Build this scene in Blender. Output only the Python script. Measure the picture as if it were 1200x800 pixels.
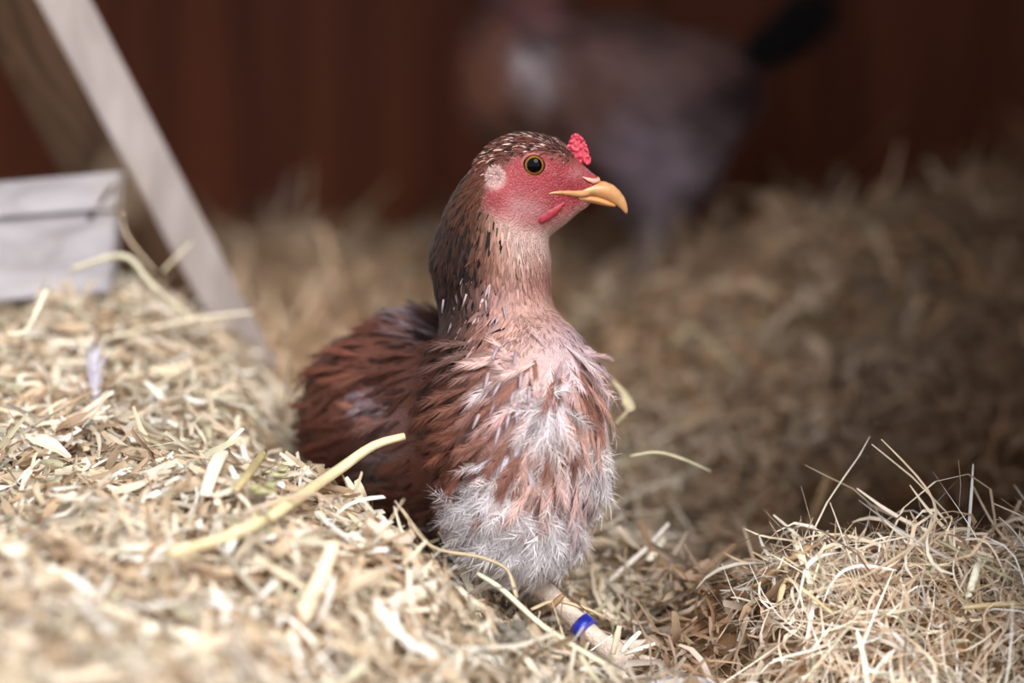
import bpy, bmesh, math
import numpy as np
from mathutils import Vector, Matrix

for o in list(bpy.data.objects):
    bpy.data.objects.remove(o)
SC = bpy.context.scene
COL = SC.collection
RNG = np.random.default_rng(7)

# ------------------------------------------------------------------ camera
CAM_H = 0.374
FPX = 85 / 36 * 1200
PITCH = math.atan(541 / FPX)
FOCUS = 1.225
cam_d = bpy.data.cameras.new('camera')
cam_d.lens = 85; cam_d.sensor_width = 36; cam_d.clip_start = 0.02; cam_d.clip_end = 60
cam_d.dof.use_dof = True; cam_d.dof.focus_distance = FOCUS; cam_d.dof.aperture_fstop = 2.7
cam = bpy.data.objects.new('camera', cam_d); COL.objects.link(cam)
cam.location = (0, 0, CAM_H); cam.rotation_euler = (math.pi / 2 - PITCH, 0, 0)
SC.camera = cam

# ------------------------------------------------------------------ sky, light, exposure
wd = bpy.data.worlds.new('overcast_sky'); SC.world = wd; wd.use_nodes = True
bg = wd.node_tree.nodes['Background']
bg.inputs[0].default_value = (0.90, 0.94, 1.0, 1); bg.inputs[1].default_value = 1.1
sun_d = bpy.data.lights.new('hazy_sun', 'SUN'); sun_d.energy = 2.6; sun_d.angle = math.radians(35)
sun_d.color = (1.0, 0.97, 0.92)
sun = bpy.data.objects.new('hazy_sun', sun_d); COL.objects.link(sun)
sun.rotation_euler = Vector((-0.28, 0.62, -0.72)).to_track_quat('-Z', 'Y').to_euler()
SC.view_settings.view_transform = 'Standard'; SC.view_settings.look = 'None'
SC.view_settings.gamma = 1; SC.view_settings.use_curve_mapping = False
SC.view_settings.exposure = 0.62
SC.cycles.use_denoising = True
SC.cycles.max_bounces = 8; SC.cycles.diffuse_bounces = 5

# ------------------------------------------------------------------ helpers
def ray(px, py):
    c, s = math.cos(PITCH), math.sin(PITCH)
    u = (px - 600) / FPX; v = (400 - py) / FPX
    return np.array([u, c + v * s, -s + v * c])
def at(px, py, Y):
    """the point seen at pixel (px, py) that lies Y metres in front of the camera"""
    r = ray(px, py)
    return np.array([0, 0, CAM_H]) + r * (Y / r[1])
def lin(c):
    c = np.asarray(c, float) / 255
    return np.where(c <= 0.04045, c / 12.92, ((c + 0.055) / 1.055) ** 2.4)
def unit(v):
    v = np.asarray(v, float)
    return v / np.maximum(np.linalg.norm(v, axis=-1, keepdims=True), 1e-9)
def sig(x):
    return 1 / (1 + np.exp(-np.clip(x, -40, 40)))

def mesh_np(name, verts, faces, cols=None, mat=None, smooth=True):
    verts = np.ascontiguousarray(verts, np.float32); faces = np.ascontiguousarray(faces, np.int32)
    me = bpy.data.meshes.new(name)
    n, k = faces.shape
    me.vertices.add(len(verts)); me.vertices.foreach_set('co', verts.ravel())
    me.loops.add(n * k); me.loops.foreach_set('vertex_index', faces.ravel())
    me.polygons.add(n); me.polygons.foreach_set('loop_start', np.arange(0, n * k, k, dtype=np.int32))
    me.polygons.foreach_set('use_smooth', np.full(n, smooth, bool))
    if cols is not None:
        a = me.attributes.new('col', 'FLOAT_COLOR', 'POINT')
        c = np.ones((len(verts), 4), np.float32); c[:, :3] = cols
        a.data.foreach_set('color', c.ravel())
    me.update(calc_edges=True); me.validate()
    if mat: me.materials.append(mat)
    return me
def link(name, me, parent=None, **props):
    o = bpy.data.objects.new(name, me); COL.objects.link(o)
    if parent: o.parent = parent
    for k, v in props.items(): o[k] = v
    return o
def thing(name, label, cat, loc, group=None):
    o = bpy.data.objects.new(name, None); COL.objects.link(o); o.location = loc
    o.empty_display_size = 0.02
    o['label'] = label; o['category'] = cat
    if group: o['group'] = group
    return o
def np_bm(name, bm, mat=None, smooth=True):
    me = bpy.data.meshes.new(name); bm.to_mesh(me); bm.free()
    for p in me.polygons: p.use_smooth = smooth
    if mat: me.materials.append(mat)
    return me
def box_bm(corner, A, U, V, bev=0.0, cuts=0):
    """a board from a corner and three edge vectors"""
    bm = bmesh.new(); c = np.asarray(corner, float)
    vs = [bm.verts.new(c + A * i + U * j + V * k) for i in (0, 1) for j in (0, 1) for k in (0, 1)]
    for f in ((0, 1, 3, 2), (4, 6, 7, 5), (0, 4, 5, 1), (2, 3, 7, 6), (0, 2, 6, 4), (1, 5, 7, 3)):
        bm.faces.new([vs[i] for i in f])
    bmesh.ops.recalc_face_normals(bm, faces=bm.faces[:])
    if bev: bmesh.ops.bevel(bm, geom=bm.edges[:], offset=bev, segments=2, affect='EDGES', profile=0.6)
    return bm
def loft(rings, n=20):
    """rings: (centre, half vector a, half vector b); closed at both ends"""
    bm = bmesh.new(); prev = None
    for c, a, b in rings:
        cur = [bm.verts.new(np.asarray(c) + np.asarray(a) * math.cos(t) + np.asarray(b) * math.sin(t))
               for t in np.linspace(0, 2 * math.pi, n, endpoint=False)]
        if prev:
            for i in range(n): bm.faces.new((prev[i], prev[(i + 1) % n], cur[(i + 1) % n], cur[i]))
        else: bm.faces.new(cur[::-1])
        prev = cur
    bm.faces.new(prev)
    bmesh.ops.recalc_face_normals(bm, faces=bm.faces[:])
    return bm
def tube(pts, radii, n=8, flat=1.0):
    pts = np.asarray(pts, float); rings = []
    for i, p in enumerate(pts):
        d = unit(pts[min(i + 1, len(pts) - 1)] - pts[max(i - 1, 0)])
        s = unit(np.cross(d, (0.13, 0.2, 1.0))); u = np.cross(s, d)
        rings.append((p, u * radii[i] * flat, s * radii[i]))
    return loft(rings, n)
def smooth_path(pts, n=24):
    pts = np.asarray(pts, float)
    if len(pts) < 3:
        t = np.linspace(0, 1, n)[:, None]; return pts[0] * (1 - t) + pts[-1] * t
    P = np.vstack([2 * pts[0] - pts[1], pts, 2 * pts[-1] - pts[-2]]); out = []
    m = max(2, n // (len(pts) - 1))
    for i in range(1, len(P) - 2):
        for t in np.linspace(0, 1, m, endpoint=False):
            a, b, c, d = P[i - 1], P[i], P[i + 1], P[i + 2]
            out.append(0.5 * (2 * b + (c - a) * t + (2 * a - 5 * b + 4 * c - d) * t * t + (3 * b - a - 3 * c + d) * t ** 3))
    out.append(pts[-1]); return np.array(out)

# ---- signed distance fields for the animals' bodies
def e_rot(yaw=0, pitch=0, roll=0):
    return np.array(Matrix.Rotation(yaw, 3, 'Z') @ Matrix.Rotation(pitch, 3, 'Y') @ Matrix.Rotation(roll, 3, 'X'))
def ell(c, r, R=None, k=0.012): return ('e', np.asarray(c, float), np.asarray(r, float), np.eye(3) if R is None else R, k)
def cone(a, b, ra, rb, k=0.012): return ('c', np.asarray(a, float), np.asarray(b, float), ra, rb, k)
def prim_d(p, P):
    if p[0] == 'e':
        q = (P - p[1]) @ p[3]
        k0 = np.linalg.norm(q / p[2], axis=-1); k1 = np.linalg.norm(q / (p[2] ** 2), axis=-1)
        return k0 * (k0 - 1) / np.maximum(k1, 1e-6)
    _, a, b, ra, rb, _k = p
    ba = b - a; t = np.clip((P - a) @ ba / (ba @ ba), 0, 1)
    return np.linalg.norm(P - a - t[..., None] * ba, axis=-1) - (ra + (rb - ra) * t)
def sdf(prims, P):
    d = None
    for p in prims:
        e = prim_d(p, P)
        if d is None: d = e; continue
        k = p[-1]; h = np.clip(0.5 + 0.5 * (d - e) / k, 0, 1)
        d = d * (1 - h) + e * h - k * h * (1 - h)
    return d
def sdf_grad(prims, P, e=4e-4):
    g = np.stack([sdf(prims, P + np.eye(3)[i] * e) - sdf(prims, P - np.eye(3)[i] * e) for i in range(3)], -1)
    return unit(g)
def surface_nets(prims, lo, hi, h):
    lo = np.asarray(lo, float); n = np.ceil((np.asarray(hi) - lo) / h).astype(int) + 1
    xs = [lo[i] + h * np.arange(n[i]) for i in range(3)]
    F = np.empty(n, np.float32)
    for i in range(n[0]):
        Y, Z = np.meshgrid(xs[1], xs[2], indexing='ij')
        F[i] = sdf(prims, np.stack([np.full_like(Y, xs[0][i]), Y, Z], -1))
    S = F < 0
    c = [S[a:n[0] - 1 + a, b:n[1] - 1 + b, d:n[2] - 1 + d] for a in (0, 1) for b in (0, 1) for d in (0, 1)]
    cnt = sum(x.astype(np.int8) for x in c); mixed = (cnt > 0) & (cnt < 8)
    idx = -np.ones(mixed.shape, np.int64); idx[mixed] = np.arange(mixed.sum())
    ijk = np.argwhere(mixed)
    acc = np.zeros((len(ijk), 3)); num = np.zeros(len(ijk))
    for ax in range(3):
        for u in (0, 1):
            for v in (0, 1):
                o = np.zeros(3, int); oth = [a for a in range(3) if a != ax]; o[oth[0]] = u; o[oth[1]] = v
                A = ijk + o; B = A.copy(); B[:, ax] += 1
                fa = F[A[:, 0], A[:, 1], A[:, 2]]; fb = F[B[:, 0], B[:, 1], B[:, 2]]
                m = (fa < 0) != (fb < 0); t = np.where(m, fa / np.where(m, fa - fb, 1), 0)
                q = A.astype(float); q[:, ax] += t; acc[m] += q[m]; num[m] += 1
    V = lo + h * acc / num[:, None]
    faces = []
    for ax in range(3):
        oth = [a for a in range(3) if a != ax]
        sl0 = [slice(1, n[a] - 1) for a in range(3)]; sl0[ax] = slice(0, n[ax] - 1)
        sl1 = list(sl0); sl1[ax] = slice(1, n[ax])
        s0, s1 = S[tuple(sl0)], S[tuple(sl1)]
        E = np.argwhere(s0 != s1); sgn = s0[s0 != s1]
        base = E.copy()
        for a in oth: base[:, a] += 1
        def cell(du, dv):
            q = base.copy(); q[:, oth[0]] -= du; q[:, oth[1]] -= dv
            return idx[q[:, 0], q[:, 1], q[:, 2]]
        q = np.stack([cell(1, 1), cell(0, 1), cell(0, 0), cell(1, 0)], -1)
        flip = sgn if ax != 1 else ~sgn
        q[~flip] = q[~flip][:, ::-1]; faces.append(q)
    Fc = np.vstack(faces); Fc = Fc[(Fc >= 0).all(1)]
    for _ in range(3):
        d = sdf(prims, V); V = V - np.clip(d, -h, h)[:, None] * sdf_grad(prims, V)
    return V, Fc
def hit(prims, px, py, y0=1.0):
    """where the line of sight through (px, py) meets a body"""
    r = unit(ray(px, py)); p = np.array([0, 0, CAM_H]) + r * y0; best = (9, p)
    for _ in range(90):
        d = float(sdf(prims, p[None])[0])
        if d < best[0]: best = (d, p)
        if d < 1e-5 or d > .5: break
        p = p + r * d * 0.8
    p = best[1]
    for _ in range(3): p = p - float(sdf(prims, p[None])[0]) * sdf_grad(prims, p[None])[0]
    return p, sdf_grad(prims, p[None])[0]

# ------------------------------------------------------------------ materials
def new_mat(name):
    m = bpy.data.materials.new(name); m.use_nodes = True
    nt = m.node_tree; return m, nt, nt.nodes['Principled BSDF'], nt.nodes.new, nt.links.new
def mat_attr(name, rough=0.7, bump=0.0, scale=300, vary=0.25, translucent=0.0, sss=0.0, spec=0.3, sheen=0.0, voronoi=False):
    m, nt, b, N, L = new_mat(name)
    at_ = N('ShaderNodeAttribute'); at_.attribute_name = 'col'
    tc = N('ShaderNodeTexCoord')
    nz = N('ShaderNodeTexNoise'); nz.inputs['Scale'].default_value = scale * 0.4; nz.inputs['Detail'].default_value = 3
    L(tc.outputs['Object'], nz.inputs['Vector'])
    mr = N('ShaderNodeMapRange'); mr.inputs['From Min'].default_value = 0.3; mr.inputs['From Max'].default_value = 0.7
    mr.inputs['To Min'].default_value = 1 - vary; mr.inputs['To Max'].default_value = 1 + vary
    L(nz.outputs['Fac'], mr.inputs['Value'])
    mx = N('ShaderNodeVectorMath'); mx.operation = 'SCALE'
    L(at_.outputs['Color'], mx.inputs[0]); L(mr.outputs[0], mx.inputs['Scale'])
    L(mx.outputs[0], b.inputs['Base Color'])
    b.inputs['Roughness'].default_value = rough; b.inputs['Specular IOR Level'].default_value = spec
    if sheen: b.inputs['Sheen Weight'].default_value = sheen
    if sss:
        b.inputs['Subsurface Weight'].default_value = sss; b.inputs['Subsurface Radius'].default_value = (1, 0.35, 0.25)
        b.inputs['Subsurface Scale'].default_value = 0.002
    if bump:
        t = N('ShaderNodeTexVoronoi') if voronoi else N('ShaderNodeTexNoise')
        t.inputs['Scale'].default_value = scale
        L(tc.outputs['Object'], t.inputs['Vector'])
        bp = N('ShaderNodeBump'); bp.inputs['Strength'].default_value = bump; bp.inputs['Distance'].default_value = 0.0006
        if voronoi: bp.invert = True
        L(t.outputs[0], bp.inputs['Height']); L(bp.outputs[0], b.inputs['Normal'])
    if translucent:
        tr = N('ShaderNodeBsdfTranslucent'); L(mx.outputs[0], tr.inputs['Color'])
        ms = N('ShaderNodeMixShader'); ms.inputs[0].default_value = translucent
        out = nt.nodes['Material Output']
        L(b.outputs[0], ms.inputs[1]); L(tr.outputs[0], ms.inputs[2]); L(ms.outputs[0], out.inputs['Surface'])
    return m
def mat_plain(name, rgb, rough=0.6, spec=0.4, vary=0.15, scale=200, bump=0.2, sss=0.0, coat=0.0):
    m, nt, b, N, L = new_mat(name)
    tc = N('ShaderNodeTexCoord'); nz = N('ShaderNodeTexNoise'); nz.inputs['Scale'].default_value = scale
    nz.inputs['Detail'].default_value = 4; L(tc.outputs['Object'], nz.inputs['Vector'])
    cr = N('ShaderNodeValToRGB'); c = lin(rgb)
    cr.color_ramp.elements[0].position = 0.3; cr.color_ramp.elements[0].color = (*(c * (1 - vary)), 1)
    cr.color_ramp.elements[1].position = 0.7; cr.color_ramp.elements[1].color = (*np.minimum(c * (1 + vary), 1), 1)
    L(nz.outputs['Fac'], cr.inputs[0]); L(cr.outputs[0], b.inputs['Base Color'])
    b.inputs['Roughness'].default_value = rough; b.inputs['Specular IOR Level'].default_value = spec
    b.inputs['Coat Weight'].default_value = coat
    if sss:
        b.inputs['Subsurface Weight'].default_value = sss; b.inputs['Subsurface Radius'].default_value = (1, 0.4, 0.2)
        b.inputs['Subsurface Scale'].default_value = 0.002
    if bump:
        bp = N('ShaderNodeBump'); bp.inputs['Strength'].default_value = bump; bp.inputs['Distance'].default_value = 0.0005
        L(nz.outputs['Fac'], bp.inputs['Height']); L(bp.outputs[0], b.inputs['Normal'])
    return m
def mat_wood(name, dark, light, stretch=(18, 18, 1.2), rough=0.7, knots=False, bump=0.25):
    m, nt, b, N, L = new_mat(name)
    tc = N('ShaderNodeTexCoord'); mp = N('ShaderNodeMapping'); mp.inputs['Scale'].default_value = stretch
    L(tc.outputs['Object'], mp.inputs['Vector'])
    nz = N('ShaderNodeTexNoise'); nz.inputs['Scale'].default_value = 1.6; nz.inputs['Detail'].default_value = 6
    nz.inputs['Distortion'].default_value = 0.8; L(mp.outputs[0], nz.inputs['Vector'])
    cr = N('ShaderNodeValToRGB')
    cr.color_ramp.elements[0].position = 0.3; cr.color_ramp.elements[0].color = (*lin(dark), 1)
    cr.color_ramp.elements[1].position = 0.72; cr.color_ramp.elements[1].color = (*lin(light), 1)
    L(nz.outputs['Fac'], cr.inputs[0]); colr = cr.outputs[0]
    if knots:
        vo = N('ShaderNodeTexVoronoi'); vo.inputs['Scale'].default_value = knots
        mp2 = N('ShaderNodeMapping'); mp2.inputs['Scale'].default_value = (1, 1, 0.6)
        L(tc.outputs['Object'], mp2.inputs['Vector']); L(mp2.outputs[0], vo.inputs['Vector'])
        r2 = N('ShaderNodeValToRGB'); r2.color_ramp.elements[0].position = 0.08; r2.color_ramp.elements[0].color = (0.12, 0.10, 0.09, 1)
        r2.color_ramp.elements[1].position = 0.2; r2.color_ramp.elements[1].color = (1, 1, 1, 1)
        L(vo.outputs['Distance'], r2.inputs[0])
        mm = N('ShaderNodeMix'); mm.data_type = 'RGBA'; mm.blend_type = 'MULTIPLY'; mm.inputs['Factor'].default_value = 0.85
        L(colr, mm.inputs[6]); L(r2.outputs[0], mm.inputs[7]); colr = mm.outputs[2]
    L(colr, b.inputs['Base Color']); b.inputs['Roughness'].default_value = rough
    b.inputs['Specular IOR Level'].default_value = 0.25
    bp = N('ShaderNodeBump'); bp.inputs['Strength'].default_value = bump; bp.inputs['Distance'].default_value = 0.001
    L(nz.outputs['Fac'], bp.inputs['Height']); L(bp.outputs[0], b.inputs['Normal'])
    return m
def mat_objcol(name, rough=0.7, translucent=0.2):
    m, nt, b, N, L = new_mat(name)
    oi = N('ShaderNodeObjectInfo'); at_ = N('ShaderNodeAttribute'); at_.attribute_name = 'col'
    mx = N('ShaderNodeMix'); mx.data_type = 'RGBA'; mx.blend_type = 'MULTIPLY'; mx.inputs['Factor'].default_value = 1
    L(oi.outputs['Color'], mx.inputs[6]); L(at_.outputs['Color'], mx.inputs[7])
    L(mx.outputs[2], b.inputs['Base Color']); b.inputs['Roughness'].default_value = rough
    b.inputs['Specular IOR Level'].default_value = 0.25
    tr = N('ShaderNodeBsdfTranslucent'); L(mx.outputs[2], tr.inputs['Color'])
    ms = N('ShaderNodeMixShader'); ms.inputs[0].default_value = translucent
    L(b.outputs[0], ms.inputs[1]); L(tr.outputs[0], ms.inputs[2]); L(ms.outputs[0], nt.nodes['Material Output'].inputs['Surface'])
    return m

M_STRAW = mat_attr('straw', 0.55, 0, 200, 0.12, translucent=0.22, spec=0.35)
M_MAT = mat_attr('matted_straw', 0.9, 0.8, 160, 0.45, spec=0.1)
M_FEATH = mat_attr('feather', 0.75, 0, 300, 0.1, translucent=0.28, spec=0.2, sheen=0.15)
M_SKIN = mat_attr('bird_skin', 0.55, 0.75, 900, 0.12, sss=0.12, spec=0.35, voronoi=True)
M_FOBJ = mat_objcol('loose_feather', 0.7, 0.18)

# ------------------------------------------------------------------ the setting: a small wooden coop seen through its open front
M_PLY = mat_wood('red_plywood', (92, 46, 28), (136, 72, 44), (16, 16, 0.9), 0.6)
M_PLYD = mat_wood('side_plywood', (66, 38, 26), (104, 62, 42), (16, 16, 0.9), 0.7)
M_DIRT = mat_plain('packed_dirt', (92, 70, 52), 0.95, 0.1, 0.4, 30, 0.8)
def wall(name, lo, hi, mat):
    lo, hi = np.array(lo, float), np.array(hi, float); d = hi - lo
    bm = box_bm(lo, np.array([d[0], 0, 0]), np.array([0, d[1], 0]), np.array([0, 0, d[2]]))
    return link(name, np_bm(name, bm, mat, False), kind='structure')
XL, XR, YF, YB, ZT = -0.95, 0.92, 1.02, 2.60, 1.55
wall('floor', (XL, YF, -0.14), (XR, YB, -0.10), M_DIRT)
wall('ground', (-6, -6, -0.16), (6, YF, -0.11), M_DIRT)
wall('wall_back', (XL - .04, YB, -0.14), (XR + .04, YB + .02, ZT), M_PLY)
wall('wall_left', (XL - .04, YF, -0.14), (XL, YB, ZT), M_PLYD)
wall('wall_right', (XR, YF, -0.14), (XR + .04, YB, ZT), M_PLYD)
wall('ceiling', (XL - .06, YF - 0.05, ZT), (XR + .06, YB + .04, ZT + .03), M_PLYD)
wall('wall_front_right', (0.268, YF, -0.14), (XR + .04, YF + .03, ZT), M_PLYD)
wall('wall_front_left', (XL - .04, YF, -0.14), (-0.80, YF + .03, ZT), M_PLYD)
wall('wall_front_top', (-0.80, YF, 1.30), (0.268, YF + .03, ZT), M_PLYD)

# ------------------------------------------------------------------ height of the straw bedding
HX_Y = np.array([0.5, 1.0, 1.10, 1.18, 1.25, 1.35, 1.45, 1.8])
HX_X = np.array([-0.07, -0.085, -0.020, -0.056, -0.122, -0.135, -0.142, -0.20])
def heap_mask(x, y):
    return sig((np.interp(y, HX_Y, HX_X) - x) / (0.014 + 0.03 * sig((1.09 - y) / 0.03))) * sig((1.80 - y) / 0.05)
def clump_mask(x, y):
    return sig((x - 0.133 + 0.12 * np.maximum(1.15 - y, 0)) / 0.010) * sig((1.225 - y) / 0.012)
def H(x, y):
    x, y = np.asarray(x, float), np.asarray(y, float)
    h = heap_mask(x, y) * (0.078 + 0.045 * sig((-x - 0.22) / 0.04) * np.exp(-((y - 1.55) / 0.2) ** 2))
    h = h - 0.045 * np.exp(-((x - 0.20) / 0.11) ** 2 - ((y - 1.40) / 0.13) ** 2)
    h = h + (0.048 - 0.075 * sig((1.145 - y) / 0.022)) * clump_mask(x, y)
    h = h - 0.024 * np.exp(-((x + 0.004) / 0.013) ** 2 - ((y - 1.150) / 0.030) ** 2)
    h = h - 0.024 * np.exp(-((x - 0.045) / 0.04) ** 2 - ((y - 1.185) / 0.06) ** 2) - 0.022 * sig((x - 0.02) / 0.03) * sig((1.13 - y) / 0.03) * (1 - clump_mask(x, y))
    h = h + 0.085 * np.exp(-((x - 0.235) / 0.12) ** 2 - ((y - 1.95) / 0.17) ** 2)
    h = h + 0.13 * sig((x - 0.36) / 0.05) * np.exp(-((y - 2.05) / 0.35) ** 2)
    h = h + 0.011 * sig((y - 1.52) / .05) * np.sin(x * 62 + 3 * np.sin(y * 17)) * np.sin(y * 48 + 2 * np.sin(x * 21))
    h = h + 0.006 * np.sin(x * 37 + 1) * np.sin(y * 29) + 0.004 * np.sin(x * 81 + y * 50)
    return h
def on_straw(px, py, off=0.0):
    r = ray(px, py); Y = np.linspace(0.62, 2.6, 1200)
    P = np.array([0, 0, CAM_H]) + r * (Y / r[1])[:, None]
    k = np.argmax(P[:, 2] < H(P[:, 0], P[:, 1]) + off)
    return P[k]

# ------------------------------------------------------------------ hen in front: body field
HY = 1.24
B = lambda px, py, Y, dz=0: at(px, py, Y)
head_yaw = 0.0
hen = [
    ell(at(607, 522, 1.215), (.0405, .047, .0535), k=.02),
    ell(at(454, 484, 1.345), (.042, .058, .050), e_rot(math.radians(-35)), k=.03),
    ell(at(530, 505, 1.29), (.050, .052, .055), k=.03),
    ell(at(430, 478, 1.300), (.030, .020, .034), e_rot(math.radians(-35)), k=.015),
    ell(at(640, 470, 1.208), (.022, .028, .036), k=.02),
    ell(at(605, 600, 1.222), (.030, .030, .026), k=.02),
    cone(at(402, 440, 1.38), at(440, 470, 1.36), .014, .030, .03),
    ell(at(488, 412, 1.315), (.030, .032, .022), k=.02),
    cone(at(592, 445, 1.228), at(578, 350, 1.243), .037, .0225, .03),
    cone(at(578, 350, 1.245), at(575, 300, 1.243), .0225, .0245, .02),
    cone(at(575, 300, 1.243), at(583, 252, 1.241), .0245, .0235, .02),
    ell(at(614, 209.5, HY), (.0245, .0172, .0232), k=.014),
    ell(at(642, 236, HY), (.0130, .0125, .0115), k=.012),
    cone(at(648, 198, HY), at(690, 215, HY), .0118, .0056, .010),
    cone(at(648, 240, HY), at(680, 234, HY), .0085, .0045, .008),
    # brow above the eye, both sides
    ell(at(634, 178, HY) + (0, -.0095, 0), (.0105, .0045, .0035), e_rot(0, .25), .005),
    ell(at(634, 178, HY) + (0, .0095, 0), (.0105, .0045, .0035), e_rot(0, .25), .005),
    # red lobes behind the jaw
    ell(at(582, 233, HY) + (0, -.0155, 0), (.0055, .0035, .0065), k=.004),
    ell(at(582, 233, HY) + (0, .0155, 0), (.0055, .0035, .0065), k=.004),
]
leg_prims = [
    cone(at(612, 640, 1.235), at(619, 675, 1.230), .012, .0065, .01),
    cone(at(619, 675, 1.230), at(714, 762, 1.200), .0058, .0048, .006),
    cone(at(714, 762, 1.200), at(765, 775, 1.180), .0045, .0022, .005),
    cone(at(714, 762, 1.200), at(735, 800, 1.165), .0045, .0022, .005),
    cone(at(714, 762, 1.200), at(775, 752, 1.215), .0045, .0022, .005),
    cone(at(560, 640, 1.28), at(555, 690, 1.27), .012, .0065, .01),
    cone(at(555, 690, 1.27), at(600, 758, 1.235), .0058, .0048, .006),
]
hen_all = hen + leg_prims
HEADING = unit(np.array([.61, -.79, 0]))
def hp(P):
    """image-plane-like coordinates in the hen's own head plane (x right, y down), in units of 0.434 mm"""
    Q = np.asarray(P)
    s = HY / FPX
    dz = Q[..., 2] - CAM_H
    r2 = dz / HY
    c, sn = math.cos(PITCH), math.sin(PITCH)
    f = c - r2 * sn; up = sn + r2 * c
    return 600 + FPX * (Q[..., 0] / HY) / f, 400 - FPX * up / f
def proj(P):
    Q = np.asarray(P) - np.array([0, 0, CAM_H]); c, s = math.cos(PITCH), math.sin(PITCH)
    d = Q[..., 1] * c - Q[..., 2] * s; u = Q[..., 1] * s + Q[..., 2] * c
    return 600 + FPX * Q[..., 0] / d, 400 - FPX * u / d, d

FACE = np.array([(603, 182), (622, 175), (642, 178), (662, 188), (682, 188), (706, 205), (700, 232), (678, 246), (664, 252),
                 (646, 262), (622, 262), (600, 252), (580, 246), (568, 232), (572, 212), (588, 196)], float)
def poly_sd(poly, x, y):
    inside = np.zeros(x.shape, bool); d = np.full(x.shape, 1e9)
    for i in range(len(poly)):
        a, b = poly[i], poly[(i + 1) % len(poly)]
        e = b - a; wx, wy = x - a[0], y - a[1]
        t = np.clip((wx * e[0] + wy * e[1]) / (e @ e), 0, 1)
        d = np.minimum(d, np.hypot(wx - t * e[0], wy - t * e[1]))
        cr = ((a[1] <= y) & (b[1] > y)) | ((b[1] <= y) & (a[1] > y))
        with np.errstate(divide='ignore', invalid='ignore'):
            xi = a[0] + (y - a[1]) / (b[1] - a[1]) * e[0]
        inside ^= cr & (x < xi)
    return np.where(inside, -d, d)
GAIN = .98
ANCH = [  # plumage colours on the hen: px, py, spread, colour, weight
    (618, 166, 14, (124, 70, 60), 1), (580, 180, 16, (112, 64, 52), 1), (545, 230, 20, (104, 66, 50), 1), (518, 290, 16, (88, 50, 38), 1.3),
    (542, 290, 20, (56, 40, 36), 1.3), (520, 350, 16, (62, 36, 30), 1.2), (550, 350, 18, (92, 70, 66), 1), (575, 290, 16, (140, 98, 80), 1),
    (602, 268, 16, (206, 172, 164), 1), (630, 272, 18, (222, 192, 184), 1.2), (610, 310, 20, (188, 146, 134), 1), (632, 330, 14, (170, 118, 106), 1),
    (580, 345, 16, (172, 138, 138), 1), (610, 370, 20, (204, 160, 148), 1.2), (640, 375, 16, (190, 150, 142), 1),
    (530, 400, 20, (72, 42, 34), 1.2), (575, 400, 18, (150, 112, 104), 1), (620, 420, 24, (212, 178, 172), 1.2), (660, 410, 18, (200, 176, 184), 1),
    (690, 450, 20, (196, 150, 138), 1), (640, 470, 16, (226, 208, 212), 1.1), (600, 480, 20, (190, 150, 146), 1), (560, 470, 20, (128, 82, 68), 1),
    (520, 470, 24, (104, 62, 48), 1), (690, 500, 20, (222, 180, 168), 1), (708, 535, 14, (226, 220, 230), 1.3), (650, 520, 22, (214, 182, 176), 1),
    (600, 530, 20, (206, 166, 156), 1), (550, 530, 24, (138, 84, 66), 1), (500, 540, 28, (116, 68, 52), 1), (572, 590, 20, (240, 232, 240), 1.6),
    (618, 572, 18, (206, 170, 162), 1.2), (665, 566, 20, (212, 178, 172), 1.2), (640, 624, 22, (240, 232, 240), 1.4), (690, 600, 18, (208, 190, 194), 1),
    (520, 600, 18, (150, 104, 92), 1), (480, 590, 20, (112, 64, 50), 1), (435, 478, 11, (170, 150, 160), .8), (446, 540, 16, (126, 104, 102), .8),
    (490, 372, 14, (156, 140, 150), .9), (440, 400, 26, (112, 66, 52), 1.1), (390, 440, 26, (112, 64, 48), 1.1), (400, 385, 10, (112, 92, 98), .9),
    (370, 500, 26, (108, 60, 46), 1.1), (410, 520, 22, (92, 50, 38), 1), (420, 580, 22, (98, 62, 50), 1), (470, 440, 22, (92, 54, 44), 1),
    (470, 500, 18, (120, 84, 76), .8), (350, 560, 22, (100, 62, 52), 1),
]
A_xy = np.array([a[:2] for a in ANCH], float); A_s = np.array([a[2] for a in ANCH], float)
A_c = np.array([lin(a[3]) for a in ANCH]); A_w = np.array([a[4] for a in ANCH])
def plume_col(P, sharp=1.0):
    x, y, _ = proj(P)
    out = np.empty((len(x), 3))
    for i in range(0, len(x), 20000):
        s = slice(i, i + 20000)
        d2 = (x[s, None] - A_xy[:, 0]) ** 2 + (y[s, None] - A_xy[:, 1]) ** 2
        w = A_w * np.exp(-d2 / (2 * (A_s * sharp) ** 2)) + 1e-9 / (d2 + 100)
        out[s] = (w @ A_c) / w.sum(1, keepdims=True)
    lm = out.mean(1, keepdims=True); k = .04 * (lm < .2)
    return (out * (1 - k) + lm * k) * GAIN

hen_base = np.array([*at(560, 660, 1.28)[:2], 0.0])
HEN = thing('hen', 'sharp brown hen with red bare face and pinkish white breast sitting in the straw', 'chicken', hen_base)
V, F = surface_nets(hen_all, (-.14, 1.12, -.05), (.085, 1.45, .275), .0017)
x, y = hp(V)
sd = poly_sd(FACE, x, y) + 2.5 * np.sin(x * .5) * np.cos(y * .43)
face = sig(-sd / (2.0 + 3.5 * sig((y - 235) / 6)))[:, None]
red = lin((170, 64, 72)); pale = lin((196, 146, 146)); deep = lin((146, 44, 54))
n3 = np.sin(x * .9) * np.sin(y * 1.1)
wpale = np.exp(-((x - 628) / 16) ** 2 - ((y - 240) / 13) ** 2) * .6 + np.exp(-((x - 606) / 14) ** 2 - ((y - 236) / 15) ** 2) * .55 + np.exp(-((x - 675) / 10) ** 2 - ((y - 200) / 8) ** 2) * .35
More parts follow.
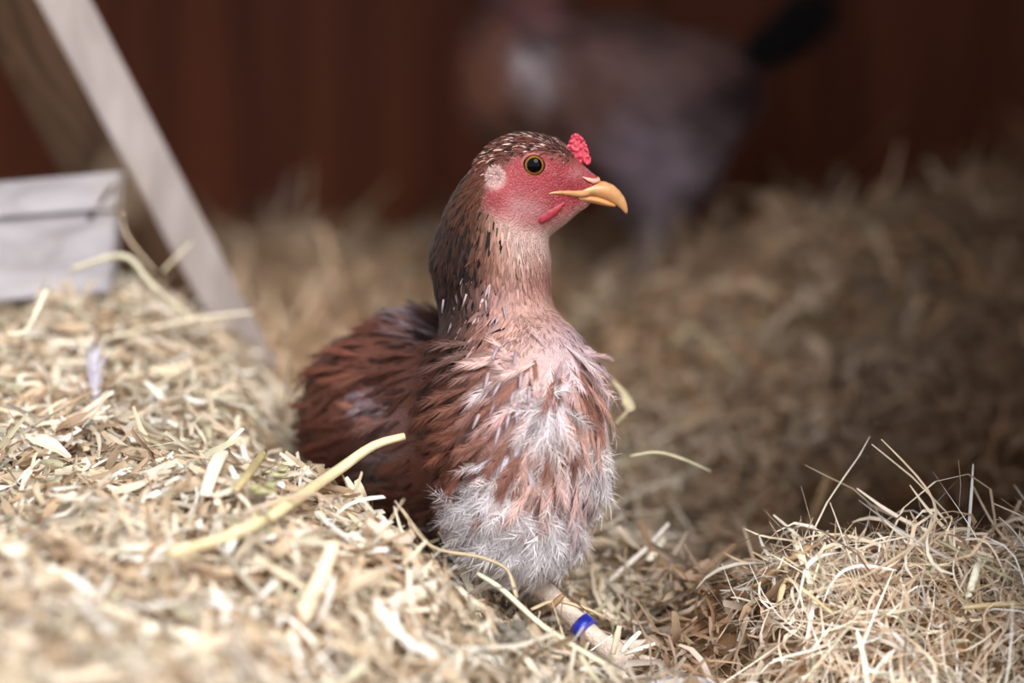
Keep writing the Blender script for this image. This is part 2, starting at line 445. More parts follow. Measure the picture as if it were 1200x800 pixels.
wdeep = np.exp(-((x - 578) / 10) ** 2 - ((y - 232) / 9) ** 2) * .8 + np.exp(-((x - 643) / 12) ** 2 - ((y - 232) / 8) ** 2) * .5
fc = red * (1 + .10 * n3[:, None]); fc = fc * (1 - wpale[:, None]) + pale * wpale[:, None]; fc = fc * (1 - wdeep[:, None]) + deep * wdeep[:, None]
under = plume_col(V) * .8
upper = np.minimum(1, sdf(hen, V) / .004)[:, None]     # the bare shanks outside the body field
shank = lin((224, 204, 190)) * np.ones((len(V), 3))
legm = np.clip(sdf(hen, V) / .004, 0, 1)[:, None] * (y > 600)[:, None]
ear = np.exp(-(np.hypot(x - 580, (y - 205.5) * 1.1) / 12.5) ** 6)[:, None]
colr = under * (1 - face) + fc * .7 * face
colr = colr * (1 - ear) + lin((190, 150, 146)) * ear
colr = colr * (1 - legm) + shank * legm
def put(name, me_or_bm, mat, parent, base, smooth=True, **props):
    """parts are written in world space and stored relative to their thing's base"""
    me = me_or_bm if isinstance(me_or_bm, bpy.types.Mesh) else np_bm(name, me_or_bm, mat, smooth)
    me.transform(Matrix.Translation(Vector(-np.asarray(base))))
    return link(name, me, parent, **props)
put('body', mesh_np('hen_body', V, F, colr, M_SKIN), None, HEN, hen_base)

# ---- beak
M_BEAK = mat_plain('beak_horn', (196, 144, 98), 0.35, 0.5, 0.14, 260, 0.06, sss=.1)
M_BEAK2 = mat_plain('beak_lower_horn', (198, 140, 88), 0.4, 0.5, 0.12, 260, 0.05, sss=.1)
mm = .434e-3
zv = lambda a: np.array([0, 0, a * mm]); yv = lambda b: np.array([0, b * mm, 0])
def beak_rings(st): return [(at(px, py, HY), zv(a), yv(b)) for px, py, a, b in st]
def slant_rings(st):
    out = []
    for i, (px, py, a, b) in enumerate(st):
        p0 = at(*st[max(i - 1, 0)][:2], HY); p1 = at(*st[min(i + 1, len(st) - 1)][:2], HY)
        d = unit(p1 - p0); u = np.array([-d[2], 0, d[0]])
        out.append((at(px, py, HY), u * a * mm, yv(b)))
    return out
up_st = [(656, 225, 2.0, 24.5), (664, 224.5, 3.2, 23), (674, 224, 5, 20.5), (684, 223, 6.8, 17.5), (696, 221, 9, 14.5), (706, 222, 10.2, 11.8), (714, 225, 10, 9.6),
         (721, 230, 8.6, 7.2), (727, 236, 6.8, 5.4), (731, 242, 4.6, 3.6), (733.5, 247.5, 2.4, 2), (734.2, 250.5, .7, .7)]
put('beak', loft(slant_rings(up_st), 24), M_BEAK, HEN, hen_base)
lo_st = [(654, 227.5, 1.6, 23), (664, 228.6, 3.2, 21.5), (674, 229.8, 4.6, 18.8), (686, 231.0, 5.6, 15.4), (699, 233.5, 5.2, 11.5), (711, 237.5, 4.0, 8), (721, 241, 2, 4)]
put('lower_beak', loft(slant_rings(lo_st), 20), M_BEAK2, HEN, hen_base)
for sgn in (-1, 1):                                            # the yellowish corner of the mouth
    pts, rad = [], []
    for px, py, r in ((643, 226.8, .7), (649, 225.8, 1.5), (657, 225.5, 2.2), (666, 226, 3.0), (675, 227, 4.0), (683, 227, 4.6), (690, 226.5, 3.5)):
        p, n = hit(hen_all, px, py); q = p - n * .2 * mm
        if sgn > 0: q = np.array([q[0], 2 * HY - q[1], q[2]])
        pts.append(q); rad.append(r * mm)
    put('mouth_corner', tube(pts, rad, 8), M_BEAK, HEN, hen_base)
M_CERE = mat_plain('nostril_flap', (232, 168, 150), .45, .4, .1, 300, .1, sss=.1)
M_DARK = mat_plain('dark_slit', (70, 22, 22), .6, .2, .1, 300, 0)
for sgn in (-1, 1):
    def mir(q): return q if sgn < 0 else np.array([q[0], 2 * HY - q[1], q[2]])
    pts = [mir(hit(hen_all, px, py)[0]) for px, py in ((683, 208), (689, 211), (695, 213), (701, 212), (704, 209))]
    slit = [q + np.array([0, sgn * .3 * mm, -1.0 * mm]) for q in pts]
    put('nostril', tube(slit, [.5 * mm, 1.4 * mm, 1.7 * mm, 1.5 * mm, .5 * mm], 8), M_DARK, HEN, hen_base)
    put('nostril_flap', tube([q + np.array([0, sgn * .5 * mm, .8 * mm]) for q in pts], [.6 * mm, 2.2 * mm, 3.2 * mm, 2.8 * mm, .8 * mm], 10), M_CERE, HEN, hen_base)

# ---- eyes
M_PUP = mat_plain('pupil', (4, 3, 3), .04, .1, 0, 10, 0)
M_IRIS = mat_plain('amber_iris', (128, 84, 32), .08, .25, .3, 900, 0)
M_RIM = mat_plain('eye_rim', (40, 20, 12), .08, .25, .1, 900, 0)
M_LID = mat_plain('eyelid_skin', (160, 92, 90), .55, .35, .15, 700, .3, sss=.1)
def eye(prims, px, py, r, mpp, parent, base, plane_y, detail=True, view_y0=1.0):
    p, n = hit(prims, px, py, view_y0)
    for sgn in (-1, 1):
        nn = unit(n * np.array([1, 1, .6])); q = p.copy()
        if sgn > 0: q[1] = 2 * plane_y - q[1]; nn = nn * np.array([1, -1, 1])
        R = r * mpp * 1.22; c = q - nn * R * .60
        bm = bmesh.new(); bmesh.ops.create_uvsphere(bm, u_segments=40, v_segments=48, radius=R)
        for f in bm.faces:
            a = math.degrees(math.acos(max(-1, min(1, f.calc_center_median().normalized().z))))
            f.material_index = 0 if a < 35 else (1 if a < 44.5 else 2)
        me = bpy.data.meshes.new('eyeball'); bm.to_mesh(me); bm.free()
        for pl in me.polygons: pl.use_smooth = True
        for m in (M_PUP, M_IRIS, M_RIM): me.materials.append(m)
        rot = Vector(nn).to_track_quat('Z', 'Y').to_matrix().to_4x4()
        me.transform(Matrix.Translation(Vector(c)) @ rot)
        put('eye', me, None, parent, base)
        if detail:
            bm = bmesh.new(); NR, NT = 40, 10; ring = []
            for i in range(NR):
                t = 2 * math.pi * i / NR
                rr = r * mpp * (1.06 + .07 * math.cos(2 * t)); cen = Vector((math.cos(t) * rr, math.sin(t) * rr, R * .50))
                th = mpp * (1.6 + .8 * max(0, math.sin(t)))
                ring.append([bm.verts.new(cen + Vector((math.cos(t) * math.cos(s) * th, math.sin(t) * math.cos(s) * th, math.sin(s) * th * .9)))
                             for s in np.linspace(0, 2 * math.pi, NT, endpoint=False)])
            for i in range(NR):
                for j in range(NT):
                    bm.faces.new((ring[i][j], ring[(i + 1) % NR][j], ring[(i + 1) % NR][(j + 1) % NT], ring[i][(j + 1) % NT]))
            bmesh.ops.recalc_face_normals(bm, faces=bm.faces[:])
            me = np_bm('eyelid', bm, M_LID)
            zx = rot.to_3x3()
            me.transform(Matrix.Translation(Vector(c)) @ rot)
            put('eyelid', me, None, parent, base)
eye(hen_all, 626, 193.5, 13, mm, HEN, hen_base, HY)

# ---- comb: a low knobbly ridge
M_COMB = mat_plain('comb_skin', (196, 66, 84), .4, .45, .18, 900, .35, sss=.2)
def blobs(spec):
    bm = bmesh.new()
    for c, r in spec:
        m4 = Matrix.Translation(Vector(c)) @ Matrix.Diagonal((r[0], r[1], r[2], 1))
        bmesh.ops.create_icosphere(bm, subdivisions=2, radius=1, matrix=m4)
    return bm
spec = []
core = [(675, 167, 3.2, 10, 8), (678, 173, 4.0, 13, 10.5), (682, 181, 4.0, 10, 9), (670, 175, 3.4, 10, 7), (674, 183, 3.6, 9, 7), (688, 187, 3, 5, 4)]
comb_prims = [ell(at(px, py, HY), (a * mm * .82, 2.6 * mm, c * mm * .86), k=.0012) for px, py, _w, c, a in core]
for k in range(190):
    c = core[RNG.integers(len(core))]
    t = RNG.uniform(0, 2 * math.pi); s = RNG.choice([-1, 1])
    q = at(c[0] + c[4] * .84 * math.cos(t), c[1] + c[3] * .88 * math.sin(t), HY) + yv(s * RNG.uniform(.3, 3.6))
    r = RNG.uniform(1.1, 2.0) * mm
    comb_prims.append(ell(q, (r, r, r * 1.15), k=.0004))
for px, py, r in ((674, 158.5, 2.6), (678.5, 161, 2.2), (684, 168, 2.2), (686.5, 174.5, 2.4), (687.5, 181, 2.2), (666, 171, 2), (664.5, 179, 2.2), (670, 163, 2)):
    comb_prims.append(ell(at(px, py, HY) + yv(-.8), (r * mm,) * 3, k=.0005))
Vc, Fc = surface_nets(comb_prims, at(655, 195, HY) - (0, .006, 0), at(697, 150, HY) + (0, .006, 0), .00045)
put('comb', mesh_np('comb', Vc, Fc, None, M_COMB), None, HEN, hen_base)

# ---- small wattle under the mouth corner and ear tuft, on both sides
M_WAT = mat_plain('wattle_skin', (150, 46, 60), .5, .4, .18, 700, .4, sss=.15)
for sgn in (-1, 1):
    pr = []
    for px, py, r in ((634, 257, 4.2), (640, 253, 5.4), (648, 248, 5.0), (655, 243, 3.6), (661, 238, 2.2)):
        q, n = hit(hen_all, px, py); q = q - n * 1.0 * mm
        if sgn > 0: q[1] = 2 * HY - q[1]
        pr.append(ell(q, (r * mm * 1.1, 2.4 * mm, r * mm * 1.1), k=.003))
    Vw, Fw = surface_nets(pr, np.min([p[1] for p in pr], 0) - .005, np.max([p[1] for p in pr], 0) + .005, .0006)
    put('wattle', mesh_np('wattle', Vw, Fw, None, M_WAT), None, HEN, hen_base)

# ------------------------------------------------------------------ feathers
def feather_template(nb, loose, seed, w0=.5):
    """unit feather: u along the shaft, v across, w up; shaft strip plus separate barbs"""
    r = np.random.default_rng(seed); Vt, Ft, tone = [], [], []
    def quadstrip(pts, ws, tn):
        b = len(Vt)
        for (u, v, w), (du, dv) in zip(pts, ws):
            Vt.append((u - du, v - dv, w)); Vt.append((u + du, v + dv, w)); tone.extend([tn, tn])
        for i in range(len(pts) - 1): Ft.append((b + 2 * i, b + 2 * i + 1, b + 2 * i + 3, b + 2 * i + 2))
    quadstrip([(0, 0, .012), (.35, 0, .02), (.7, 0, .02), (.95, 0, .01)], [(0, .022), (0, .018), (0, .012), (0, .004)], 1.25)
    for t in np.linspace(.06, .93, nb):
        for s in (-1, 1):
            wd_ = w0 * (math.sin(math.pi * min(1, t * .9 + .12)) ** .55) * r.uniform(1 - .5 * min(loose, 1), 1.1)
            fw = (.34 + .26 * (1 - t)) * r.uniform(.6, 1.1) + loose * r.uniform(-.1, .12); dz = loose * r.uniform(-.16, .16); t = t + r.uniform(-.03, .03)
            bw = .9 / nb * (.6 if loose < 1 else .34)
            tn = r.uniform(.8, 1.15)
            quadstrip([(t, 0, .01), (t + fw * .5, s * wd_ * .62, .0 + dz * .4), (t + fw, s * wd_, -.05 + dz)],
                      [(bw, 0), (bw * .8, -s * .0), (bw * .22, 0)], tn)
    return np.array(Vt), np.array(Ft), np.array(tone)
T_BODY = [feather_template(15, .85, s, .33) for s in range(6)]
T_FLUFF = [feather_template(18, 2.0, 20 + s, .42) for s in range(6)]
T_SMALL = [(np.array([(0, -.12, 0), (0, .12, 0), (.35, -.5, .03), (.35, 0, .12), (.35, .5, .03), (.75, -.38, .02), (.75, 0, .1), (.75, .38, .02), (1.05, 0, 0)]),
            np.array([(0, 1, 3, 2), (1, 4, 3, 3), (2, 3, 6, 5), (3, 4, 7, 6), (5, 6, 8, 8), (6, 7, 8, 8)]), np.array([.75, .75, .9, 1.1, .9, 1, 1.15, 1, 1.1]))]
def bake(templ, P, D, N, Lm, Wm, curl, cols, jit=.12):
    """lay one template per point; returns vertices, quads, colours"""
    VV, FF, CC, off = [], [], [], 0
    pick = RNG.integers(len(templ), size=len(P))
    for k, (Vt, Ft, tn) in enumerate(templ):
        m = pick == k
        if not m.any(): continue
        p, d, n, l, w, c, col = P[m], D[m], N[m], Lm[m], Wm[m], curl[m], cols[m]
        s = unit(np.cross(n, d)); n2 = np.cross(d, s)
        u, v, h = Vt[:, 0][None, :, None], Vt[:, 1][None, :, None], Vt[:, 2][None, :, None]
        l_, w_, c_ = l[:, None, None], w[:, None, None], c[:, None, None]
        q = p[:, None] + d[:, None] * u * l_ + s[:, None] * v * w_ + n2[:, None] * (h * w_ - c_ * l_ * (u ** 2) - .25 * w_ * v ** 2)
        VV.append(q.reshape(-1, 3))
        FF.append((Ft[None] + (np.arange(len(p)) * len(Vt))[:, None, None] + off).reshape(-1, 4)); off += len(p) * len(Vt)
        CC.append((col[:, None] * tn[None, :, None] * (1 + RNG.normal(0, jit, (len(p), 1, 1)))).reshape(-1, 3))
    return np.vstack(VV), np.vstack(FF), np.clip(np.vstack(CC), 0.004, .95)
def quads_to_mesh(name, V, F, C, mat):
    """some 'quads' are triangles written with a doubled last index"""
    tri = F[:, 2] == F[:, 3]
    if tri.any():
        f = np.vstack([F[~tri][:, [0, 1, 2]], F[~tri][:, [0, 2, 3]], F[tri][:, :3]])
        return mesh_np(name, V, f, C, mat)
    return mesh_np(name, V, F, C, mat)
def sample(V, F, n, weight=None):
    a, b, c, d = (V[F[:, i]] for i in range(4))
    ar = np.linalg.norm(np.cross(c - a, d - b), axis=1)
    if weight is not None: ar = ar * weight
    k = RNG.choice(len(F), n, p=ar / ar.sum())
    s, t = RNG.random((2, n, 1))
    return (a[k] * (1 - s) + b[k] * s) * (1 - t) + (d[k] * (1 - s) + c[k] * s) * t
def tangent(f, n): return unit(f - (f * n).sum(-1, keepdims=True) * n)
def neck_flow(P):
    f = np.zeros_like(P); x, y = hp(P)
    f[:, 2] = -1
    t = np.clip((250 - y) / 70, 0, 1)                     # over the crown the feathers run backwards
    f[:, 0] = -.95 * t - .12; f[:, 2] = -1 + .65 * t
    return f
Fcen = V[F].mean(1); fx, fy = hp(Fcen); qx, qy, _ = proj(Fcen)
fd = sdf(hen, Fcen); fsd = poly_sd(FACE, fx, fy)
on_body = (fd < .001)
near_head = Fcen[:, 2] > at(600, 385, HY)[2]
neckw = (on_body & near_head & (fsd > 1.5)).astype(float)
bodyw = (on_body & ~near_head).astype(float) * np.where(Fcen[:, 2] < .01, .3, 1)
# -- short hackles of crown and neck
P = sample(V, F, 14000, neckw); N = sdf_grad(hen, P); x, y = hp(P)
front = sig((x - (604 + (y - 250) * .05)) / 7) * (y > 225)                # downy throat
keep = RNG.random(len(P)) > front * .72
P, N, x, y, front = P[keep], N[keep], x[keep], y[keep], front[keep]
D = tangent(neck_flow(P) + RNG.normal(0, .16, P.shape), N); lift = RNG.uniform(.10, .32, (len(P), 1)) + front[:, None] * .25
lift = lift + .28 * (y < 186)[:, None]; D2 = unit(D + N * lift)
crown = (y < 200)
Lm = RNG.uniform(.0065, .0115, len(P)); Lm = np.where(crown, RNG.uniform(.0035, .0065, len(P)), Lm); Lm *= 1 - .45 * front
Lm *= np.clip(.45 + poly_sd(FACE, x, y) / 40, .45, 1)
Wm = Lm * RNG.uniform(.13, .25, len(P)) * (1 - .45 * front)
C = plume_col(P); rr = RNG.random(len(P))
td = (front * sig((292 - y) / 8) * .7)[:, None]; C = C * (1 - td) + lin((228, 204, 198)) * td; Wm = Wm * (1 - .5 * td[:, 0]); C = C * .92
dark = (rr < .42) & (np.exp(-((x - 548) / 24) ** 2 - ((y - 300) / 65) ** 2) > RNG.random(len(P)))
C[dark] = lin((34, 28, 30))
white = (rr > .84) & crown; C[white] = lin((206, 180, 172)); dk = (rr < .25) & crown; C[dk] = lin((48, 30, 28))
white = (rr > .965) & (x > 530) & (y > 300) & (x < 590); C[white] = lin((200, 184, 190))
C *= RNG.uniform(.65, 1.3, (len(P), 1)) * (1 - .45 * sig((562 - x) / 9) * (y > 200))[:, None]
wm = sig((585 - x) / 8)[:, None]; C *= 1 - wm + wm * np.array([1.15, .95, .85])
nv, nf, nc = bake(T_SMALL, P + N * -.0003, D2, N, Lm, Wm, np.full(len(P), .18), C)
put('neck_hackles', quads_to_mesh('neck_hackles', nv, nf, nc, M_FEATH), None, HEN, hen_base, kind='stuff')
# -- fine white bristles scattered on the bare red face
P = sample(V, F, 900, (on_body & near_head & (fsd < 0)).astype(float)); N = sdf_grad(hen, P); x, y = hp(P)
ok = np.hypot(x - 626, y - 193.5) > 19; P, N = P[ok], N[ok]
D2 = unit(tangent(neck_flow(P) + np.array([-.6, 0, .1]) + RNG.normal(0, .3, P.shape), N) + N * .3)
Lm = RNG.uniform(.0006, .0014, len(P))
nv, nf, nc = bake(T_SMALL, P, D2, N, Lm, np.full(len(P), .00022), np.full(len(P), .1), np.tile(lin((196, 140, 140)), (len(P), 1)))
put('face_bristles', quads_to_mesh('face_bristles', nv, nf, nc, M_FEATH), None, HEN, hen_base, kind='stuff')
# -- ear tufts
Pl, Nl, Dl = [], [], []
for sgn in (-1, 1):
    q, n = hit(hen_all, 580, 205.5)
    for k in range(300):
        a = RNG.uniform(0, 2 * math.pi); rad = 9.5 * math.sqrt(RNG.random())
        p, nn = hit(hen_all, 580 + rad * .95 * math.cos(a), 205.5 + rad * math.sin(a))
        d = np.array([math.cos(a) * .9 - .35, 0, -math.sin(a) * .9 - .2])
        if sgn > 0: p = p * [1, 1, 1]; p[1] = 2 * HY - p[1]; nn = nn * [1, -1, 1]
        Pl.append(p); Nl.append(nn); Dl.append(unit(tangent(d + RNG.normal(0, .35, 3), nn) * (.35 + rad / 14) + nn * (.7 - rad / 22)))
P, N, D2 = np.array(Pl), np.array(Nl), np.array(Dl)
nv, nf, nc = bake(T_SMALL, P, D2, N, RNG.uniform(.0014, .0026, len(P)), RNG.uniform(.0003, .0006, len(P)), np.full(len(P), .2), np.tile(lin((200, 166, 160)), (len(P), 1)), .2)
h2 = len(nv) // 2
put('ear_tuft', quads_to_mesh('ear_tuft', nv, nf, nc, M_FEATH), None, HEN, hen_base, kind='stuff')
# -- body contour feathers
def body_flow(P):
    x, y, _ = proj(P)
    t = sig((x - 560) / 30)[:, None]
    chest = np.array([-.15, .25, -1.0]) - HEADING * .25; back = -HEADING * 1.0 + np.array([-.35, 0, -.45])
    return chest * t + back * (1 - t)
P = sample(V, F, 3600, bodyw); N = sdf_grad(hen, P); x, y, _ = proj(P)
D = tangent(body_flow(P) + RNG.normal(0, .28, P.shape), N)
D2 = unit(D + N * RNG.uniform(.05, .42, (len(P), 1)))
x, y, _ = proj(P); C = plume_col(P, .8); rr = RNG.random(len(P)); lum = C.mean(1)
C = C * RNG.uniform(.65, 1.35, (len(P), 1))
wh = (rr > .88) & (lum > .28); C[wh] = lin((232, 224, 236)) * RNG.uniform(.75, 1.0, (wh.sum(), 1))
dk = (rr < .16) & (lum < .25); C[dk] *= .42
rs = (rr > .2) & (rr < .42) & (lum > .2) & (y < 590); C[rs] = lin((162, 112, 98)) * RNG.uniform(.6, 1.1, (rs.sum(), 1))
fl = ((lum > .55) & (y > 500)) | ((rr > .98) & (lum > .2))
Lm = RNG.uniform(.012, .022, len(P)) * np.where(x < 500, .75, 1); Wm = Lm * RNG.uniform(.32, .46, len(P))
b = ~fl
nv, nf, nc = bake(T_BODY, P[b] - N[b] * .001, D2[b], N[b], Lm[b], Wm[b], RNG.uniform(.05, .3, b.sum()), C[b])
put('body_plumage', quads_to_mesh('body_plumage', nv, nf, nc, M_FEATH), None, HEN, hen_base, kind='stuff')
# -- white fluff of lower breast and belly
P2 = sample(V, F, 900, bodyw * (np.exp(-((qx - 578) / 26) ** 2 - ((qy - 595) / 36) ** 2) + np.exp(-((qx - 645) / 36) ** 2 - ((qy - 622) / 26) ** 2) + np.exp(-((qx - 706) / 16) ** 2 - ((qy - 538) / 24) ** 2) + .6 * np.exp(-((qx - 640) / 14) ** 2 - ((qy - 480) / 34) ** 2))); N2 = sdf_grad(hen, P2)
P2 = np.vstack([P[fl], P2]); N2 = np.vstack([N[fl], N2])
D2 = unit(tangent(body_flow(P2) + RNG.normal(0, .5, P2.shape), N2) + N2 * RNG.uniform(.1, .6, (len(P2), 1)))
C2 = plume_col(P2, .7) * .45 + .55 * lin((252, 247, 250)); C2 *= RNG.uniform(.85, 1.12, (len(P2), 1))  # white fluff whitened further to stand in for light bouncing off the straw
Lm = RNG.uniform(.012, .022, len(P2))
nv, nf, nc = bake(T_FLUFF, P2, D2, N2, Lm, Lm * .6, RNG.uniform(-.1, .3, len(P2)), C2)
put('breast_fluff', quads_to_mesh('breast_fluff', nv, nf, nc, M_FEATH), None, HEN, hen_base, kind='stuff')
# -- single feathers that stand out on breast and flank: one part each
f_mesh = []
for k in range(6):
    Vt, Ft, tn = T_BODY[k % 6]
    q = Vt.copy(); q[:, 1] *= (.36 + .04 * k); q[:, 2] = q[:, 2] * .3 - (.12 + .04 * k) * q[:, 0] ** 2 - .2 * q[:, 1] ** 2
    f_mesh.append(mesh_np('feather', q, Ft, np.repeat(tn[:, None], 3, 1), M_FOBJ))
P = sample(V, F, 2600, bodyw * (sdf_grad(hen, Fcen)[:, 1] < -.15)); N = sdf_grad(hen, P)
sel = []
for i in range(len(P)):
    if all(np.linalg.norm(P[i] - P[j]) > .0062 for j in sel): sel.append(i)
    if len(sel) == 230: break
P, N = P[sel], N[sel]; C = plume_col(P, .7); D = tangent(body_flow(P) + RNG.normal(0, .25, P.shape), N)
for i in range(len(P)):
    d = unit(D[i] + N[i] * RNG.uniform(.25, .5)); s = unit(np.cross(N[i], d)); n = np.cross(d, s); L = RNG.uniform(.016, .026)
    M4 = Matrix(((*(np.array([d[0], s[0], n[0]]) * L), P[i][0] - hen_base[0]), (*(np.array([d[1], s[1], n[1]]) * L), P[i][1] - hen_base[1]),
                 (*(np.array([d[2], s[2], n[2]]) * L), P[i][2] - hen_base[2]), (0, 0, 0, 1)))
    o = link('feather', f_mesh[RNG.integers(6)], HEN); o.matrix_basis = M4
    c = C[i] * RNG.uniform(.7, 1.35); r = RNG.random()
    if C[i].mean() > .3 and r < .2: c = lin((228, 208, 210)) * RNG.uniform(.8, 1)
    elif C[i].mean() > .2 and r < .5: c = lin((160, 110, 96)) * RNG.uniform(.6, 1.2)
    o.color = (*np.clip(c, .01, .9), 1)
# -- pale sheaths of growing feathers down the middle of the breast
M_PIN = mat_plain('pin_sheath', (164, 144, 152), .4, .4, .15, 400, .1)
for px, py in ((586, 412), (606, 418), (590, 448), (602, 462), (612, 440), (584, 470), (598, 486), (588, 500), (606, 478), (576, 440), (582, 372), (590, 360), (570, 352), (548, 344), (574, 336), (522, 350), (620, 455), (566, 486), (596, 400)):
    p, n = hit(hen, px, py); d = unit(tangent(np.array([RNG.uniform(-.3, .2), 0, -1.]), n) + n * .25); L = RNG.uniform(.006, .011)
    q = p + n * (.0042 if py > 400 else .0012)
    if py < 400: L *= .7
    r0 = .0010 if py > 400 else .0006
    put('pin_feather', tube([q, q + d * L * .5, q + d * L], [r0, r0 * .9, r0 * .5], 6), M_PIN, HEN, hen_base)
# -- blue leg ring
M_RING = mat_plain('blue_plastic', (36, 52, 190), .35, .5, .08, 200, 0)
a, b = at(619, 675, 1.230), at(714, 762, 1.200); d = unit(b - a); c = a + (b - a) * .69
s = unit(np.cross(d, (0, 0, 1))); u = np.cross(s, d)
put('leg_ring', loft([(c + d * t, u * r, s * r) for t, r in ((-.0034, .0054), (-.0034, .0065), (.0034, .0065), (.0034, .0054))], 24), M_RING, HEN, hen_base, label='blue plastic leg ring')

# ------------------------------------------------------------------ hen at the back, out of focus
KY = 2.12; k2 = KY / FPX
K = lambda px, py, dy=0: at(px, py, KY) + np.array([0, dy, 0])
hen2 = [
    ell(K(705, 105), (.105, .060, .062), e_rot(0, .10), .04),
    ell(K(610, 95), (.042, .046, .056), k=.04),
    ell(K(815, 105), (.045, .042, .040), k=.03),
    ell(K(705, 95, -.045), (.085, .022, .042), e_rot(0, .14), .02),
    cone(K(612, 60), K(610, -40), .036, .022, .03),
    cone(K(610, -40), K(602, -80), .022, .019, .02),
    ell(K(592, -92), (.024, .017, .019), k=.012),
    cone(K(580, -88), K(560, -82), .011, .006, .01),
    ell(K(770, 175, -.02), (.045, .032, .040), k=.03),
    ell(K(765, 205, .03), (.040, .030, .036), k=.03),
    cone(K(765, 215, -.022), K(768, 262, -.022), .020, .008, .012),
    cone(K(768, 262, -.022), K(764, 330, -.022), .0062, .0056, .008),
    cone(K(764, 330, -.022), K(722, 338, -.025), .005, .003, .006),
    cone(K(764, 330, -.022), K(738, 344, -.045), .005, .003, .006),
    cone(K(764, 330, -.022), K(785, 336, -.015), .005, .003, .006),
    cone(K(748, 215, .03), K(752, 262, .03), .020, .008, .012),
    cone(K(752, 262, .03), K(756, 322, .03), .0062, .0056, .008),
    cone(K(756, 322, .03), K(716, 328, .03), .005, .003, .006),
]
k_base = np.array([*K(760, 330)[:2], 0.0])
HEN2 = thing('hen', 'blurred greyish brown hen with black tail standing by the back wall', 'chicken', k_base)
V2, F2 = surface_nets(hen2, K(540, 350) - (0, .12, .01), K(880, -130) + (0, .12, 0), .0034)
ANCH2 = [(612, 82, 15, (214, 208, 216), 1.1), (575, 90, 20, (140, 96, 78), 1), (640, 60, 24, (92, 66, 62), 1), (600, 140, 26, (104, 76, 66), 1), (690, 60, 30, (120, 92, 88), 1),
         (680, 110, 30, (132, 96, 84), 1), (750, 90, 30, (132, 108, 108), 1), (800, 60, 26, (128, 96, 90), 1), (720, 150, 26, (144, 130, 140), 1), (800, 130, 22, (84, 66, 66), 1),
         (845, 90, 16, (60, 46, 46), 1), (700, 180, 26, (150, 136, 146), 1), (780, 200, 30, (156, 140, 148), 1), (840, 170, 22, (140, 120, 124), 1), (765, 245, 22, (150, 138, 146), 1),
         (690, 15, 30, (96, 70, 66), 1), (610, -20, 22, (112, 76, 72), 1), (616, 20, 12, (150, 106, 108), .6)]
def col2(P):
    x, y, _ = proj(P); d2 = (x[:, None] - np.array([a[0] for a in ANCH2])) ** 2 + (y[:, None] - np.array([a[1] for a in ANCH2])) ** 2
    w = np.array([a[4] for a in ANCH2]) * np.exp(-d2 / (2 * np.array([a[2] for a in ANCH2]) ** 2)) + 1e-9 / (d2 + 100)
    return (w @ np.array([lin(a[3]) for a in ANCH2])) / w.sum(1, keepdims=True) * 1.75
x2, y2, _ = proj(V2)
c2 = col2(V2)
m = sig((262 - y2) / 3)[:, None]; c2 = c2 * m + lin((196, 178, 170)) * (1 - m)
m = sig((y2 + 74) / 4)[:, None]; c2 = c2 * m + lin((188, 62, 72)) * (1 - m)
put('body', mesh_np('hen_body', V2, F2, c2, M_SKIN), None, HEN2, k_base)
Fc2 = V2[F2].mean(1); a2x, a2y, _ = proj(Fc2)
P = sample(V2, F2, 2600, ((a2y < 250) & (a2y > -60)).astype(float)); N = sdf_grad(hen2, P)
D = tangent(np.tile([.9, 0, -.42], (len(P), 1)) + RNG.normal(0, .3, P.shape), N); D2 = unit(D + N * RNG.uniform(.05, .4, (len(P), 1)))
C = col2(P) * RNG.uniform(.65, 1.35, (len(P), 1)); Lm = RNG.uniform(.018, .032, len(P))
nv, nf, nc = bake([feather_template(8, .8, 60 + s, .34) for s in range(4)], P, D2, N, Lm, Lm * .42, np.full(len(P), .15), C)
put('plumage', quads_to_mesh('plumage', nv, nf, nc, M_FEATH), None, HEN2, k_base, kind='stuff')
for k in range(12):                                                  # tail: one part each
    t = k / 11; y0 = (k % 3 - 1) * .010
    a = K(842 + 6 * (k % 2), 92 + 10 * (t - .5), y0); e = K(945 + 34 * (1 - abs(t - .45)), 10 + 48 * (t - .45), y0 * 1.6)
    d = e - a; L = np.linalg.norm(d); d = d / L; s = unit(np.cross((0.15, -1, 0), d)); n = np.cross(d, s)
    nv, nf, nc = bake([T_BODY[k % 6]], a[None], d[None], unit(np.array([[.1, -1, .1]])), np.array([L * .93]), np.array([.048]), np.array([.05]), np.array([lin((26, 22, 24))]))
    put('tail_feather', quads_to_mesh('tail_feather', nv, nf, nc, M_FEATH), None, HEN2, k_base, label='black tail feather')
eye(hen2, 588, -98, 8, k2, HEN2, k_base, KY, False, 1.8)
put('beak', loft([(K(566, -84), np.array([0, 0, .006]), np.array([0, .0065, 0])), (K(548, -80), np.array([0, 0, .005]), np.array([0, .005, 0])), (K(534, -70), np.array([0, 0, .001]), np.array([0, .001, 0]))], 16), M_BEAK, HEN2, k_base)
put('comb', blobs([(K(570 + 6 * i, -118 - 5 * (i % 2)), (.006, .004, .008)) for i in range(6)]), M_COMB, HEN2, k_base)
put('wattle', blobs([(K(573, -70, s * .008), (.006, .003, .008)) for s in (-1, 1)]), M_WAT, HEN2, k_base)

